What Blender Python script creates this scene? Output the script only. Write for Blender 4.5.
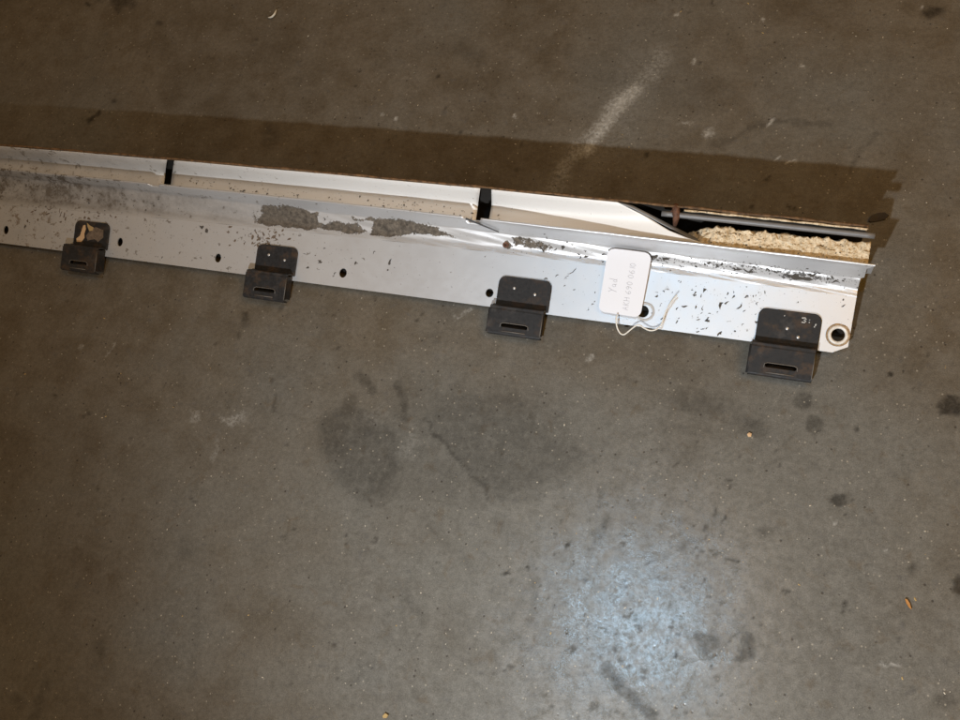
import bpy, bmesh, math, random
import numpy as np
from mathutils import Vector, Matrix

for o in list(bpy.data.objects):
    bpy.data.objects.remove(o)
scene = bpy.context.scene
col = scene.collection
random.seed(7)
rng = np.random.RandomState(11)

# ------------------------------------------------------------------ camera
# world: metres, floor at z = 0, X runs along the panel, Y away from the photographer
CAM_H = 0.82
F_PX = 850.0
NADIR = (700.0, 660.0)
_n = np.array([(NADIR[0] - 480) / F_PX, (NADIR[1] - 360) / F_PX, 1.0])
_n /= np.linalg.norm(_n)


def _ray(x, y):
    return np.array([(x - 480) / F_PX, (y - 360) / F_PX, 1.0])


_a = _ray(0, 242.5); _b = _ray(822, 351.5)
_X = _b / (_b @ _n) - _a / (_a @ _n)
_X /= np.linalg.norm(_X)
_U = -_n
_Y = np.cross(_U, _X)
ROT = np.array([_X, _Y, _U])


def at(x, y, z=0.0):
    """a measured point of the photograph as a place in metres at height z"""
    r = _ray(x, y)
    p = ROT @ (r * (CAM_H - z) / (r @ _n))
    return Vector((p[0], p[1], p[2] + CAM_H))


cam_data = bpy.data.cameras.new('camera')
cam = bpy.data.objects.new('camera', cam_data)
col.objects.link(cam)
_r = ROT @ np.array([1, 0, 0]); _u = ROT @ np.array([0, -1, 0]); _bk = ROT @ np.array([0, 0, -1])
cam.matrix_world = Matrix(((_r[0], _u[0], _bk[0], 0), (_r[1], _u[1], _bk[1], 0),
                           (_r[2], _u[2], _bk[2], CAM_H), (0, 0, 0, 1)))
cam_data.sensor_width = 36.0
cam_data.lens = F_PX / 960 * 36.0
cam_data.clip_start = 0.01
cam_data.clip_end = 50
scene.camera = cam

# ------------------------------------------------------------------ light
world = bpy.data.worlds.new('World')
scene.world = world
world.use_nodes = True
bg = world.node_tree.nodes['Background']
bg.inputs[0].default_value = (1.0, 0.58, 0.20, 1)
bg.inputs[1].default_value = 0.20


def lamp(name, kind, loc, target, energy, color, **kw):
    d = bpy.data.lights.new(name, kind)
    d.energy = energy
    d.color = color
    for k, v in kw.items():
        setattr(d, k, v)
    o = bpy.data.objects.new(name, d)
    col.objects.link(o)
    o.location = loc
    o.rotation_euler = (Vector(target) - Vector(loc)).to_track_quat('-Z', 'Y').to_euler()
    return o


FLASH = (-0.165, -0.48, 0.674)
lamp('flash_lamp', 'SPOT', FLASH, (0.02, 0.46, 0.0), 43.0, (0.90, 0.955, 1.0),
     spot_size=math.radians(106), spot_blend=1.0, shadow_soft_size=0.012)
lamp('workshop_lamp', 'AREA', (1.2, 0.45, 2.4), (-0.3, 0.3, 0), 24.0, (1.0, 0.55, 0.13), shape='DISK', size=1.6)
_s = at(636, 626)
_k = 1 + 3.0 / CAM_H
lamp('skylight', 'AREA', (_s.x * _k, _s.y * _k, 3.0), (_s.x, _s.y, 0), 11.0, (0.42, 0.72, 1.0), shape='DISK', size=0.26)

scene.view_settings.view_transform = 'Standard'
scene.view_settings.look = 'None'
scene.view_settings.exposure = 0.0
scene.view_settings.gamma = 1.0
scene.render.engine = 'CYCLES'


# ------------------------------------------------------------------ helpers
def mesh(name, verts, faces, mat, parent=None, smooth=False, solid=0.0, bevel=0.0, kind=None):
    me = bpy.data.meshes.new(name)
    me.from_pydata([tuple(v) for v in verts], [], faces)
    me.materials.append(mat)
    if smooth:
        me.polygons.foreach_set('use_smooth', [True] * len(me.polygons))
    me.update()
    o = bpy.data.objects.new(name, me)
    col.objects.link(o)
    if parent is not None:
        o.parent = parent
        o.matrix_parent_inverse = world_of(parent).inverted()
    if solid:
        m = o.modifiers.new('thickness', 'SOLIDIFY')
        m.thickness = solid
        m.offset = -1
    if bevel:
        m = o.modifiers.new('edge', 'BEVEL')
        m.width = bevel
        m.segments = 2
        m.limit_method = 'ANGLE'
    if kind:
        o['kind'] = kind
    return o


def world_of(o):
    m = Matrix.LocRotScale(o.location, o.rotation_euler, o.scale)
    if o.parent:
        return world_of(o.parent) @ o.matrix_parent_inverse @ m
    return m


def tag(o, label, cat, group=None):
    o['label'] = label
    o['category'] = cat
    if group:
        o['group'] = group
    return o


def empty(name, loc):
    o = bpy.data.objects.new(name, None)
    o.empty_display_size = 0.05
    o.location = loc
    col.objects.link(o)
    return o


def grid_faces(nu, nv, off=0, flip=False):
    fs = []
    for i in range(nu - 1):
        for j in range(nv - 1):
            a = off + i * nv + j
            q = (a, a + nv, a + nv + 1, a + 1)
            fs.append(q[::-1] if flip else q)
    return fs


def tube(points, r, n=8):
    pts = [Vector(p) for p in points]
    vs, fs = [], []
    for i, p in enumerate(pts):
        d = (pts[min(i + 1, len(pts) - 1)] - pts[max(i - 1, 0)])
        d = d.normalized() if d.length > 1e-9 else Vector((1, 0, 0))
        s = d.cross(Vector((0, 0, 1)))
        s = s.normalized() if s.length > 1e-6 else Vector((1, 0, 0))
        t = s.cross(d)
        rr = r(i) if callable(r) else r
        for k in range(n):
            a = 2 * math.pi * k / n
            vs.append(p + s * (rr * math.cos(a)) + t * (rr * math.sin(a)))
    for i in range(len(pts) - 1):
        for k in range(n):
            fs.append((i * n + k, i * n + (k + 1) % n, (i + 1) * n + (k + 1) % n, (i + 1) * n + k))
    fs.append(tuple(range(n))[::-1])
    fs.append(tuple((len(pts) - 1) * n + k for k in range(n)))
    return vs, fs


def ray_poly(c, ang, poly):
    """distance from c along ang to a convex polygon's boundary"""
    dx, dy = math.cos(ang), math.sin(ang)
    best = None
    for i in range(len(poly)):
        x1, y1 = poly[i]; x2, y2 = poly[(i + 1) % len(poly)]
        ex, ey = x2 - x1, y2 - y1
        den = dx * ey - dy * ex
        if abs(den) < 1e-14:
            continue
        t = ((x1 - c[0]) * ey - (y1 - c[1]) * ex) / den
        s = ((x1 - c[0]) * dy - (y1 - c[1]) * dx) / den
        if t > 0 and -1e-6 <= s <= 1 + 1e-6:
            best = t if best is None else max(best, t)
    return best


def ring(outer, inner, c, n=28):
    """flat plate 'outer' with hole 'inner' (2-D convex polygons round c): points, quads"""
    angs = [2 * math.pi * k / n for k in range(n)]
    for q in list(outer) + list(inner if len(inner) < 16 else []):
        angs.append(math.atan2(q[1] - c[1], q[0] - c[0]) % (2 * math.pi))
    angs = sorted(angs)
    angs = [a for i, a in enumerate(angs) if i == 0 or a - angs[i - 1] > 1e-4]
    vs, fs = [], []
    for a in angs:
        ro = ray_poly(c, a, outer); ri = ray_poly(c, a, inner)
        vs.append((c[0] + ri * math.cos(a), c[1] + ri * math.sin(a)))
        vs.append((c[0] + ro * math.cos(a), c[1] + ro * math.sin(a)))
    m = len(angs)
    for i in range(m):
        j = (i + 1) % m
        fs.append((2 * i, 2 * i + 1, 2 * j + 1, 2 * j))
    return vs, fs


def circle(c, r, n=24, ry=None):
    return [(c[0] + r * math.cos(2 * math.pi * k / n), c[1] + (ry or r) * math.sin(2 * math.pi * k / n)) for k in range(n)]


# ------------------------------------------------------------------ materials
class NT:
    def __init__(self, name):
        self.mat = bpy.data.materials.new(name)
        self.mat.use_nodes = True
        self.t = self.mat.node_tree
        self.b = self.t.nodes['Principled BSDF']
        self.tc = self.t.nodes.new('ShaderNodeTexCoord').outputs['Object']

    def put(self, sock, v):
        if isinstance(v, bpy.types.NodeSocket):
            self.t.links.new(v, sock)
        elif isinstance(v, (tuple, list)) and sock.type == 'RGBA' and len(v) == 3:
            sock.default_value = (*v, 1)
        else:
            sock.default_value = v

    def set(self, **kw):
        for k, v in kw.items():
            self.put(self.b.inputs[k.replace('_', ' ')], v)
        return self

    def noise(self, scale, detail=4, rough=0.55, vec=None, dist=0.0, stretch=None):
        vec = vec or self.tc
        if stretch:
            m = self.t.nodes.new('ShaderNodeMapping')
            m.inputs['Scale'].default_value = stretch
            self.t.links.new(vec, m.inputs[0]); vec = m.outputs[0]
        n = self.t.nodes.new('ShaderNodeTexNoise')
        n.inputs['Scale'].default_value = scale
        n.inputs['Detail'].default_value = detail
        n.inputs['Roughness'].default_value = rough
        n.inputs['Distortion'].default_value = dist
        self.t.links.new(vec, n.inputs['Vector'])
        return n.outputs['Fac']

    def voro(self, scale, rand=1.0):
        n = self.t.nodes.new('ShaderNodeTexVoronoi')
        n.inputs['Scale'].default_value = scale
        n.inputs['Randomness'].default_value = rand
        self.t.links.new(self.tc, n.inputs['Vector'])
        return n.outputs['Distance'], n.outputs['Color']

    def ramp(self, v, lo, hi, a=0.0, b=1.0):
        n = self.t.nodes.new('ShaderNodeMapRange')
        n.interpolation_type = 'SMOOTHSTEP'
        self.put(n.inputs['Value'], v)
        n.inputs['From Min'].default_value = lo
        n.inputs['From Max'].default_value = hi
        n.inputs['To Min'].default_value = a
        n.inputs['To Max'].default_value = b
        return n.outputs[0]

    def math(self, op, a, b=0.0):
        n = self.t.nodes.new('ShaderNodeMath')
        n.operation = op
        n.use_clamp = False
        self.put(n.inputs[0], a); self.put(n.inputs[1], b)
        return n.outputs[0]

    def mix(self, fac, a, b, mode='MIX'):
        n = self.t.nodes.new('ShaderNodeMix')
        n.data_type = 'RGBA'
        n.blend_type = mode
        self.put(n.inputs[0], fac); self.put(n.inputs[6], a); self.put(n.inputs[7], b)
        return n.outputs[2]

    def sep(self, c):
        n = self.t.nodes.new('ShaderNodeSeparateColor')
        self.put(n.inputs[0], c)
        return n.outputs

    def attr(self, name):
        n = self.t.nodes.new('ShaderNodeAttribute')
        n.attribute_name = name
        return n

    def bump(self, h, strength=0.3, dist=0.001):
        n = self.t.nodes.new('ShaderNodeBump')
        n.inputs['Strength'].default_value = strength
        n.inputs['Distance'].default_value = dist
        self.t.links.new(h, n.inputs['Height'])
        self.t.links.new(n.outputs[0], self.b.inputs['Normal'])
        return self


def plain(name, c, rough=0.6, metal=0.0, var=0.25, scale=400):
    m = NT(name)
    n = m.noise(scale, 3)
    dk = tuple(x * (1 - var) for x in c)
    m.set(Base_Color=m.mix(n, dk, c), Roughness=rough, Metallic=metal)
    return m.mat


def concrete():
    m = NT('workshop_concrete')
    at_ = m.attr('stain')
    s = m.sep(at_.outputs['Color'])          # R dark stain, G pale scuff and painted glare, B browner tone
    gloss = at_.outputs['Alpha']
    big = m.noise(5, 5, 0.6)
    mid = m.noise(28, 6, 0.62)
    fine = m.noise(230, 4, 0.6)
    vfine = m.noise(900, 3, 0.6)
    grey = m.mix(m.ramp(m.noise(70, 8, 0.72), 0.3, 0.7), (0.099, 0.0960, 0.0855), (0.147, 0.1440, 0.1315))
    grey = m.mix(m.ramp(big, 0.35, 0.65), grey, m.mix(0.5, grey, (0.146, 0.1445, 0.131)))
    brown = m.mix(m.ramp(mid, 0.3, 0.7), (0.102, 0.085, 0.062), (0.139, 0.123, 0.099))
    c = m.mix(s[2], grey, brown)
    # small irregular brown blotches
    bl = m.ramp(m.noise(60, 5, 0.6, dist=0.6), 0.56, 0.74)
    c = m.mix(m.math('MULTIPLY', bl, 0.42), c, (0.095, 0.072, 0.046))
    gl = m.ramp(m.noise(75, 5, 0.6, dist=0.4, stretch=(1, 1.3, 1)), 0.57, 0.72)
    c = m.mix(m.math('MULTIPLY', gl, 0.30), c, (0.086, 0.086, 0.088))
    # sand grains of the screed
    c = m.mix(1.0, c, m.mix(fine, (0.64, 0.64, 0.645), (1.34, 1.33, 1.32)), 'MULTIPLY')
    c = m.mix(1.0, c, m.mix(vfine, (0.45, 0.45, 0.455), (1.52, 1.51, 1.49)), 'MULTIPLY')
    # dark oil and scuffs
    brk = m.ramp(m.noise(120, 5, 0.65), 0.3, 0.6, 0.5, 1.0)
    c = m.mix(m.math('MULTIPLY', s[0], brk), c, m.mix(1.0, c, (0.17, 0.165, 0.16), 'MULTIPLY'))
    brk2 = m.ramp(m.noise(260, 4, 0.7), 0.40, 0.58, 0.02, 1.0)
    c = m.mix(m.math('MULTIPLY', s[1], m.math('MAXIMUM', brk2, m.math('MULTIPLY', s[1], 0.75))), c, (0.42, 0.42, 0.40))
    # pits and pale grains
    d, cc = m.voro(150)
    cs = m.sep(cc)
    pit = m.math('MULTIPLY', m.ramp(d, 0.10, 0.22, 1, 0), m.ramp(cs[0], 0.86, 0.93))
    c = m.mix(m.math('MULTIPLY', pit, 0.75), c, (0.035, 0.03, 0.025))
    d2, cc2 = m.voro(260)
    cs2 = m.sep(cc2)
    pal = m.math('MULTIPLY', m.ramp(d2, 0.12, 0.3, 1, 0), m.ramp(cs2[1], 0.90, 0.95))
    c = m.mix(m.math('MULTIPLY', pal, 0.55), c, (0.36, 0.33, 0.27))
    rough = m.math('ADD', m.ramp(m.noise(45, 5, 0.65), 0.3, 0.7, 0.44, 0.62), m.math('MULTIPLY', gloss, -0.34))
    rough = m.math('ADD', rough, m.math('MULTIPLY', fine, 0.08))
    m.set(Base_Color=c, Roughness=rough)
    m.put(m.b.inputs['Specular IOR Level'], m.math('MULTIPLY', m.math('MULTIPLY', m.ramp(gloss, 0, 1, 0.12, 1.0), m.math('SUBTRACT', 1.0, s[0])), m.ramp(m.noise(90, 6, 0.7), 0.36, 0.56, 0.3, 1.0)))
    m.put(m.b.inputs['Coat Weight'], m.math('MULTIPLY', m.math('MULTIPLY', m.ramp(gloss, 0.25, 1), m.math('SUBTRACT', 1.0, s[0])), m.math('MULTIPLY', m.ramp(m.noise(260, 6, 0.8), 0.40, 0.56, 0.08, 1.0), m.ramp(m.noise(55, 7, 0.7), 0.38, 0.60, 0.25, 1.0))))
    cb = m.t.nodes.new('ShaderNodeBump')
    cb.inputs['Strength'].default_value = 0.10
    cb.inputs['Distance'].default_value = 0.001
    m.t.links.new(m.noise(320, 5, 0.7), cb.inputs['Height'])
    m.t.links.new(cb.outputs[0], m.b.inputs['Coat Normal'])
    m.b.inputs['Coat Roughness'].default_value = 0.20
    h = m.math('ADD', m.math('MULTIPLY', m.noise(120, 5, 0.65), 1.0), m.math('MULTIPLY', vfine, 0.35))
    h = m.math('SUBTRACT', h, m.math('MULTIPLY', pit, 0.6))
    m.bump(h, 0.32, 0.0012)
    return m.mat


def silver(name='silver_paint', white=0.0, metal=0.62, mud=False, rough=0.40):
    m = NT(name)
    base = m.mix(white, (0.72, 0.735, 0.76), (0.82, 0.81, 0.79))
    n1 = m.noise(18, 5, 0.6)
    n2 = m.noise(110, 5, 0.65)
    n3 = m.noise(420, 4, 0.65)
    c = m.mix(1.0, base, m.mix(n1, (0.94, 0.94, 0.945), (1.04, 1.04, 1.035)), 'MULTIPLY')
    # grime, heavier towards the far (left) end of the panel
    x = m.t.nodes.new('ShaderNodeSeparateXYZ')
    m.t.links.new(m.tc, x.inputs[0])
    left = m.ramp(x.outputs[0], -1.0, -0.25, 1.0, 0.0)
    film = m.math('MULTIPLY', m.ramp(n1, 0.25, 0.75, 0.5, 1.0), m.math('ADD', m.math('MULTIPLY', left, 0.68), 0.03))
    c = m.mix(film, c, (0.165, 0.158, 0.148))
    th = m.math('ADD', n2, m.math('MULTIPLY', left, 0.10))
    sp = m.ramp(th, 0.66, 0.73)
    c = m.mix(m.math('MULTIPLY', sp, 0.72), c, (0.14, 0.115, 0.085))
    th3 = m.math('ADD', n3, m.math('MULTIPLY', left, 0.05))
    sp3 = m.ramp(th3, 0.67, 0.72)
    c = m.mix(m.math('MULTIPLY', sp3, 0.65), c, (0.09, 0.08, 0.07))
    r = m.ramp(n2, 0.3, 0.7, rough - 0.01, rough + 0.03)
    r = m.math('ADD', r, m.math('MULTIPLY', film, 0.35))
    mt = m.math('MULTIPLY', m.math('SUBTRACT', 1.0, film), metal)
    hh = m.math('ADD', m.math('MULTIPLY', n1, 0.7), m.math('MULTIPLY', n3, 0.08))
    if mud:
        a = m.attr('mud')
        s = m.sep(a.outputs['Color'])
        edge = m.math('ADD', s[0], m.math('MULTIPLY', m.math('SUBTRACT', n2, 0.5), 1.3))
        edge = m.math('ADD', edge, m.math('MULTIPLY', m.math('SUBTRACT', n3, 0.5), 1.1))
        k = m.ramp(edge, 0.40, 0.66)
        mc = m.mix(m.ramp(m.noise(220, 6, 0.75), 0.3, 0.72), (0.040, 0.033, 0.026), (0.165, 0.140, 0.112))
        c = m.mix(k, c, mc)
        gm = m.math('MULTIPLY', a.outputs['Alpha'], m.ramp(n2, 0.25, 0.65, 0.35, 0.85))
        c = m.mix(gm, c, (0.120, 0.105, 0.088))
        mt = m.math('MULTIPLY', mt, m.math('SUBTRACT', 1.0, m.math('MULTIPLY', gm, 0.8)))
        sc = m.ramp(m.math('ADD', s[1], m.math('MULTIPLY', m.math('SUBTRACT', n3, 0.5), 2.4)), 0.82, 0.95)
        c = m.mix(m.math('MULTIPLY', sc, 0.88), c, (0.055, 0.05, 0.045))
        ru = m.ramp(m.math('ADD', s[2], m.math('MULTIPLY', m.math('SUBTRACT', n2, 0.5), 1.2)), 0.4, 1.0)
        c = m.mix(m.math('MULTIPLY', ru, 0.75), c, (0.26, 0.165, 0.085))
        mt = m.math('MULTIPLY', mt, m.math('SUBTRACT', 1.0, m.math('MAXIMUM', k, ru)))
        r = m.math('ADD', r, m.math('MULTIPLY', k, 0.45))
        hh = m.math('ADD', hh, m.math('MULTIPLY', m.math('MULTIPLY', k, m.noise(240, 4, 0.7)), 1.6))
    m.set(Base_Color=c, Roughness=r, Metallic=mt)
    m.bump(hh, 0.22, 0.0012)
    return m.mat


def black_paint(name='bracket_black', rust=0.5, k=1.0):
    m = NT(name)
    n1 = m.noise(70, 5, 0.65)
    n2 = m.noise(260, 5, 0.65)
    n3 = m.noise(48, 4, 0.6, stretch=(1, 1, 2.2))
    c = m.mix(n2, (0.011 * k, 0.0112 * k, 0.0118 * k), (0.034 * k, 0.034 * k, 0.036 * k))
    c = m.mix(m.math('MULTIPLY', m.ramp(n1, 0.54 - 0.14 * rust, 0.68), rust), c, (0.080, 0.050, 0.030))
    c = m.mix(m.math('MULTIPLY', m.ramp(n3, 0.60, 0.70), 0.30), c, (0.075, 0.07, 0.066))
    m.set(Base_Color=c, Roughness=m.ramp(n2, 0.3, 0.7, 0.38, 0.66))
    m.put(m.b.inputs['Specular IOR Level'], 0.20)
    m.bump(m.math('ADD', n1, m.math('MULTIPLY', n2, 0.5)), 0.35, 0.0006)
    return m.mat


def rusty(name, c1, c2, rough=0.8, scale=160):
    m = NT(name)
    n = m.noise(scale, 5, 0.7)
    m.set(Base_Color=m.mix(m.ramp(n, 0.3, 0.7), c1, c2), Roughness=rough)
    m.bump(n, 0.4, 0.0006)
    return m.mat


M_CONC = concrete()
M_SILVER = silver('silver_panel_paint', 0.0, 0.78, mud=True)
M_WHITE = silver('white_channel_paint', 0.85, 0.12, mud=True, rough=0.45)
M_GREY = silver('bare_grey_edge', 0.0, 0.45)
M_SKIN = plain('shade_dark_skin', (0.02, 0.017, 0.014), 0.8)  # near-black colour stands in for the shade inside slots and cavity
M_RIM = rusty('rusty_rim', (0.045, 0.024, 0.010), (0.19, 0.105, 0.045))
M_RUST = rusty('deep_rust', (0.05, 0.022, 0.012), (0.15, 0.065, 0.035), 0.75, 300)
M_BLACK = black_paint('bracket_black', 0.30)
M_BLACK2 = black_paint('bracket_black_rusty', 0.55, 0.9)
M_STEEL = plain('bright_rivet_steel', (0.62, 0.61, 0.60), 0.35, 0.6)
M_RING = rusty('zinc_insert', (0.55, 0.50, 0.42), (0.75, 0.74, 0.72), 0.4, 220)
M_RINGRUST = rusty('brown_sealant', (0.16, 0.10, 0.05), (0.42, 0.30, 0.18), 0.8, 300)
M_CARD = plain('white_card', (0.72, 0.755, 0.83), 0.8, 0, 0.03, 60)
M_STRING = plain('cotton_string', (0.78, 0.76, 0.70), 0.9)
M_INK = plain('grey_pencil', (0.40, 0.42, 0.47), 0.7)
M_FLECK = plain('dark_dirt_fleck', (0.085, 0.076, 0.066), 0.9, 0, 0.6, 300)
M_TAN = plain('tan_flake', (0.62, 0.42, 0.24), 0.8, 0, 0.25, 200)
M_PALE = plain('pale_grit', (0.62, 0.57, 0.47), 0.8, 0, 0.4, 90)
M_STRAW = plain('straw_bits', (0.46, 0.32, 0.13), 0.8, 0, 0.4, 90)
M_WHITEBIT = plain('white_shaving', (0.72, 0.70, 0.62), 0.7)
M_ORANGE = plain('orange_chip', (0.50, 0.23, 0.06), 0.75, 0, 0.4, 300)
M_LEAF = plain('dark_leaf', (0.030, 0.022, 0.016), 0.7)
M_TEAR = plain('dark_tear', (0.05, 0.055, 0.065), 0.7)
M_LIP = plain('dull_grey_lip', (0.20, 0.20, 0.205), 0.5, 0.2, 0.35, 120)
M_WORN = plain('worn_steel_edge', (0.16, 0.145, 0.13), 0.6, 0.2, 0.5, 300)
M_MUD = plain('brown_mud', (0.17, 0.125, 0.09), 0.95, 0, 0.6, 260)
M_MARK = plain('chalk_white_mark', (0.55, 0.55, 0.53), 0.8)


def foam_mat():
    m = NT('dried_cream_foam')
    n = m.noise(160, 5, 0.7)
    n2 = m.noise(520, 4, 0.7)
    c = m.mix(m.ramp(n, 0.28, 0.62), (0.42, 0.31, 0.17), (0.74, 0.63, 0.46))
    c = m.mix(m.ramp(n2, 0.56, 0.66), c, (0.12, 0.075, 0.03))
    c = m.mix(m.ramp(m.noise(230, 3, 0.5), 0.64, 0.70), c, (0.06, 0.04, 0.02))
    m.set(Base_Color=c, Roughness=0.9)
    m.bump(m.math('ADD', n, m.math('MULTIPLY', n2, 0.5)), 0.6, 0.002)
    return m.mat


M_FOAM = foam_mat()


# ------------------------------------------------------------------ numpy noise for stain outlines
def vnoise(x, y, scale, seed, octaves=3):
    out = np.zeros_like(x); amp = 1.0; tot = 0
    for o in range(octaves):
        r = np.random.RandomState(seed + o).rand(64, 64)
        u = x / scale * 2 ** o; v = y / scale * 2 ** o
        i = np.floor(u).astype(int); j = np.floor(v).astype(int)
        fu = u - i; fv = v - j
        fu = fu * fu * (3 - 2 * fu); fv = fv * fv * (3 - 2 * fv)
        a = r[i % 64, j % 64]; b = r[(i + 1) % 64, j % 64]
        c = r[i % 64, (j + 1) % 64]; d = r[(i + 1) % 64, (j + 1) % 64]
        out += amp * ((a * (1 - fu) + b * fu) * (1 - fv) + (c * (1 - fu) + d * fu) * fv)
        tot += amp; amp *= 0.5
    return out / tot - 0.5


def sstep(a, b, x):
    t = np.clip((x - a) / (b - a), 0, 1)
    return t * t * (3 - 2 * t)


def ell(x, y, cx, cy, rx, ry, rot=0.0, soft=0.3):
    c, s = math.cos(math.radians(rot)), math.sin(math.radians(rot))
    dx, dy = x - cx, y - cy
    d = np.sqrt(((dx * c + dy * s) / rx) ** 2 + ((-dx * s + dy * c) / ry) ** 2)
    return 1 - sstep(1 - soft, 1 + soft, d)


def seg(x, y, pts, w, soft=0.5):
    best = np.full_like(x, 1e9)
    for (x1, y1), (x2, y2) in zip(pts[:-1], pts[1:]):
        ex, ey = x2 - x1, y2 - y1
        t = np.clip(((x - x1) * ex + (y - y1) * ey) / (ex * ex + ey * ey), 0, 1)
        best = np.minimum(best, np.hypot(x - x1 - t * ex, y - y1 - t * ey))
    return 1 - sstep(w * (1 - soft), w * (1 + soft), best)


def polymask(x, y, pts, soft):
    n = len(pts)
    inside = np.zeros(x.shape, bool)
    best = np.full_like(x, 1e9)
    for i in range(n):
        x1, y1 = pts[i]; x2, y2 = pts[(i + 1) % n]
        cond = ((y1 > y) != (y2 > y)) & (x < (x2 - x1) * (y - y1) / (y2 - y1 + 1e-12) + x1)
        inside ^= cond
        ex, ey = x2 - x1, y2 - y1
        t = np.clip(((x - x1) * ex + (y - y1) * ey) / (ex * ex + ey * ey + 1e-12), 0, 1)
        best = np.minimum(best, np.hypot(x - x1 - t * ex, y - y1 - t * ey))
    sd = np.where(inside, best, -best)
    return sstep(-soft, soft, sd)


def to_photo(p):
    """floor points (n,3) -> the photograph's measuring frame, used to place the floor's own stains"""
    q = (p - np.array([0, 0, CAM_H])) @ ROT
    zz = np.where(q[:, 2] > 0.05, q[:, 2], 0.05)
    return q[:, 0] / zz * F_PX + 480, q[:, 1] / zz * F_PX + 360


# ------------------------------------------------------------------ floor
def build_floor():
    xs = np.concatenate([[-3.0, -2.2, -1.6, -1.35], np.arange(-1.30, 0.34, 0.0024), [0.4, 0.7, 1.3, 2.2]])
    ys = np.concatenate([[-2.2, -1.2, -0.6, -0.35], np.arange(-0.30, 0.80, 0.0024), [0.9, 1.2, 1.8, 2.6]])
    nx, ny = len(xs), len(ys)
    gx, gy = np.meshgrid(xs, ys, indexing='ij')
    v = np.stack([gx.ravel(), gy.ravel(), np.zeros(nx * ny)], 1)
    i, j = np.meshgrid(np.arange(nx - 1), np.arange(ny - 1), indexing='ij')
    a = (i * ny + j).ravel()
    q = np.stack([a, a + ny, a + ny + 1, a + 1], 1)
    me = bpy.data.meshes.new('floor')
    me.vertices.add(len(v)); me.vertices.foreach_set('co', v.ravel())
    me.loops.add(q.size); me.loops.foreach_set('vertex_index', q.ravel())
    me.polygons.add(len(q))
    me.polygons.foreach_set('loop_start', np.arange(0, q.size, 4))
    me.polygons.foreach_set('loop_total', np.full(len(q), 4))
    me.update(calc_edges=True)
    px, py = to_photo(v)
    wx = px + 22 * vnoise(px, py, 40, 1) + 14 * vnoise(px, py, 9, 5)
    wy = py + 22 * vnoise(px, py, 40, 21) + 14 * vnoise(px, py, 9, 25)
    sx = px + 9 * vnoise(px, py, 9, 31, 4); sy = py + 9 * vnoise(px, py, 9, 41, 4)
    n1 = vnoise(px, py, 90, 51, 4) + 0.5
    n2 = vnoise(px, py, 14, 61, 3) + 0.5
    dark = np.zeros(len(v))

    def dk(mask, k):
        np.maximum(dark, mask * k, out=dark)
    # big worn patch in the middle: two lobes with a darker outline
    lobeL = polymask(sx, sy, [(318, 420), (350, 400), (398, 432), (402, 470), (384, 503), (350, 492), (325, 455)], 5)
    lobeR = polymask(sx, sy, [(420, 420), (450, 396), (520, 392), (545, 430), (592, 452), (560, 480), (500, 502), (470, 478)], 6)
    dk(lobeL * (.7 + .6 * n2), 0.46); dk(lobeR * (.75 + .5 * n2), 0.38)
    dk(polymask(wx, wy, [(400, 380), (540, 390), (590, 455), (480, 500), (385, 500), (340, 470)], 20), 0.22)
    dk(seg(sx, sy, [(424, 418), (446, 445), (470, 472), (484, 486), (488, 498)], 1.8, 0.7), 0.62)
    dk(seg(sx, sy, [(488, 500), (520, 500), (560, 484), (590, 462)], 3.5, 0.9), 0.22)
    dk(seg(sx, sy, [(322, 440), (338, 478), (360, 497), (384, 503), (398, 480), (408, 455)], 5, 0.9), 0.33)
    dk(seg(sx, sy, [(399, 386), (404, 400), (406, 418)], 4.5, 0.6), 0.55)
    dk(seg(sx, sy, [(359, 376), (366, 384), (372, 392)], 5, 0.7), 0.45)
    dk(ell(sx, sy, 352, 402, 7, 9, 0, .6), 0.3)
    dk(ell(sx, sy, 452, 412, 26, 6, -12, .6) * n2 * 1.4, 0.4)
    # drops and blots
    dk(ell(px + 2 * (sx - px) * .3, py + .3 * (sy - py), 803, 401, 9.5, 8.5, 0, .14), 0.58)
    dk(ell(px + .3 * (sx - px), py + .3 * (sy - py), 814.5, 424.5, 9, 9.5, 0, .14), 0.52)
    dk(ell(sx, sy, 954, 406, 15, 11, 0, .25), 0.85)
    dk(ell(sx, sy, 946, 414, 9, 3, 0, .4), 0.8)
    dk(ell(sx, sy, 838, 500, 7, 6, 0, .35), 0.72)
    dk(ell(sx, sy, 890, 373, 4.5, 3, -30, .3), 0.85)
    dk(ell(sx, sy, 855, 428, 2.6, 4, 30, .4), 0.7)
    dk(ell(sx, sy, 763, 531, 6, 5, 0, .7), 0.4)
    dk(ell(wx, wy, 700, 405, 28, 14, 8, .7), 0.34)
    dk(ell(wx, wy, 752, 421, 24, 10, 25, .7), 0.42)
    dk(ell(sx, sy, 750, 425, 9, 4, 30, .5), 0.55)
    dk(ell(sx, sy, 719, 408, 5, 4, 0, .5), 0.5)
    dk(ell(sx, sy, 914, 568, 4.5, 4.5, 0, .5), 0.6)
    dk(ell(sx, sy, 960, 586, 8, 9, 0, .4), 0.7)
    dk(ell(sx, sy, 945, 700, 10, 8, 0, .6), 0.4)
    dk(ell(sx, sy, 844, 605, 2.2, 3.5, 20, .4), 0.8)
    dk(ell(sx, sy, 848, 610, 3, 1.6, 20, .4), 0.6)
    # footprints of wear by the glossy patch
    dk(polymask(sx, sy, [(694, 634), (716, 632), (721, 644), (706, 658), (698, 648)], 3) * (0.5 + n2), 0.62)
    dk(polymask(sx, sy, [(741, 633), (755, 634), (755, 658), (742, 664), (736, 662), (741, 650)], 3) * (0.5 + n2), 0.62)
    dk(seg(sx, sy, [(709, 660), (728, 644), (742, 628)], 1.4, 0.8), 0.45)
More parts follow.
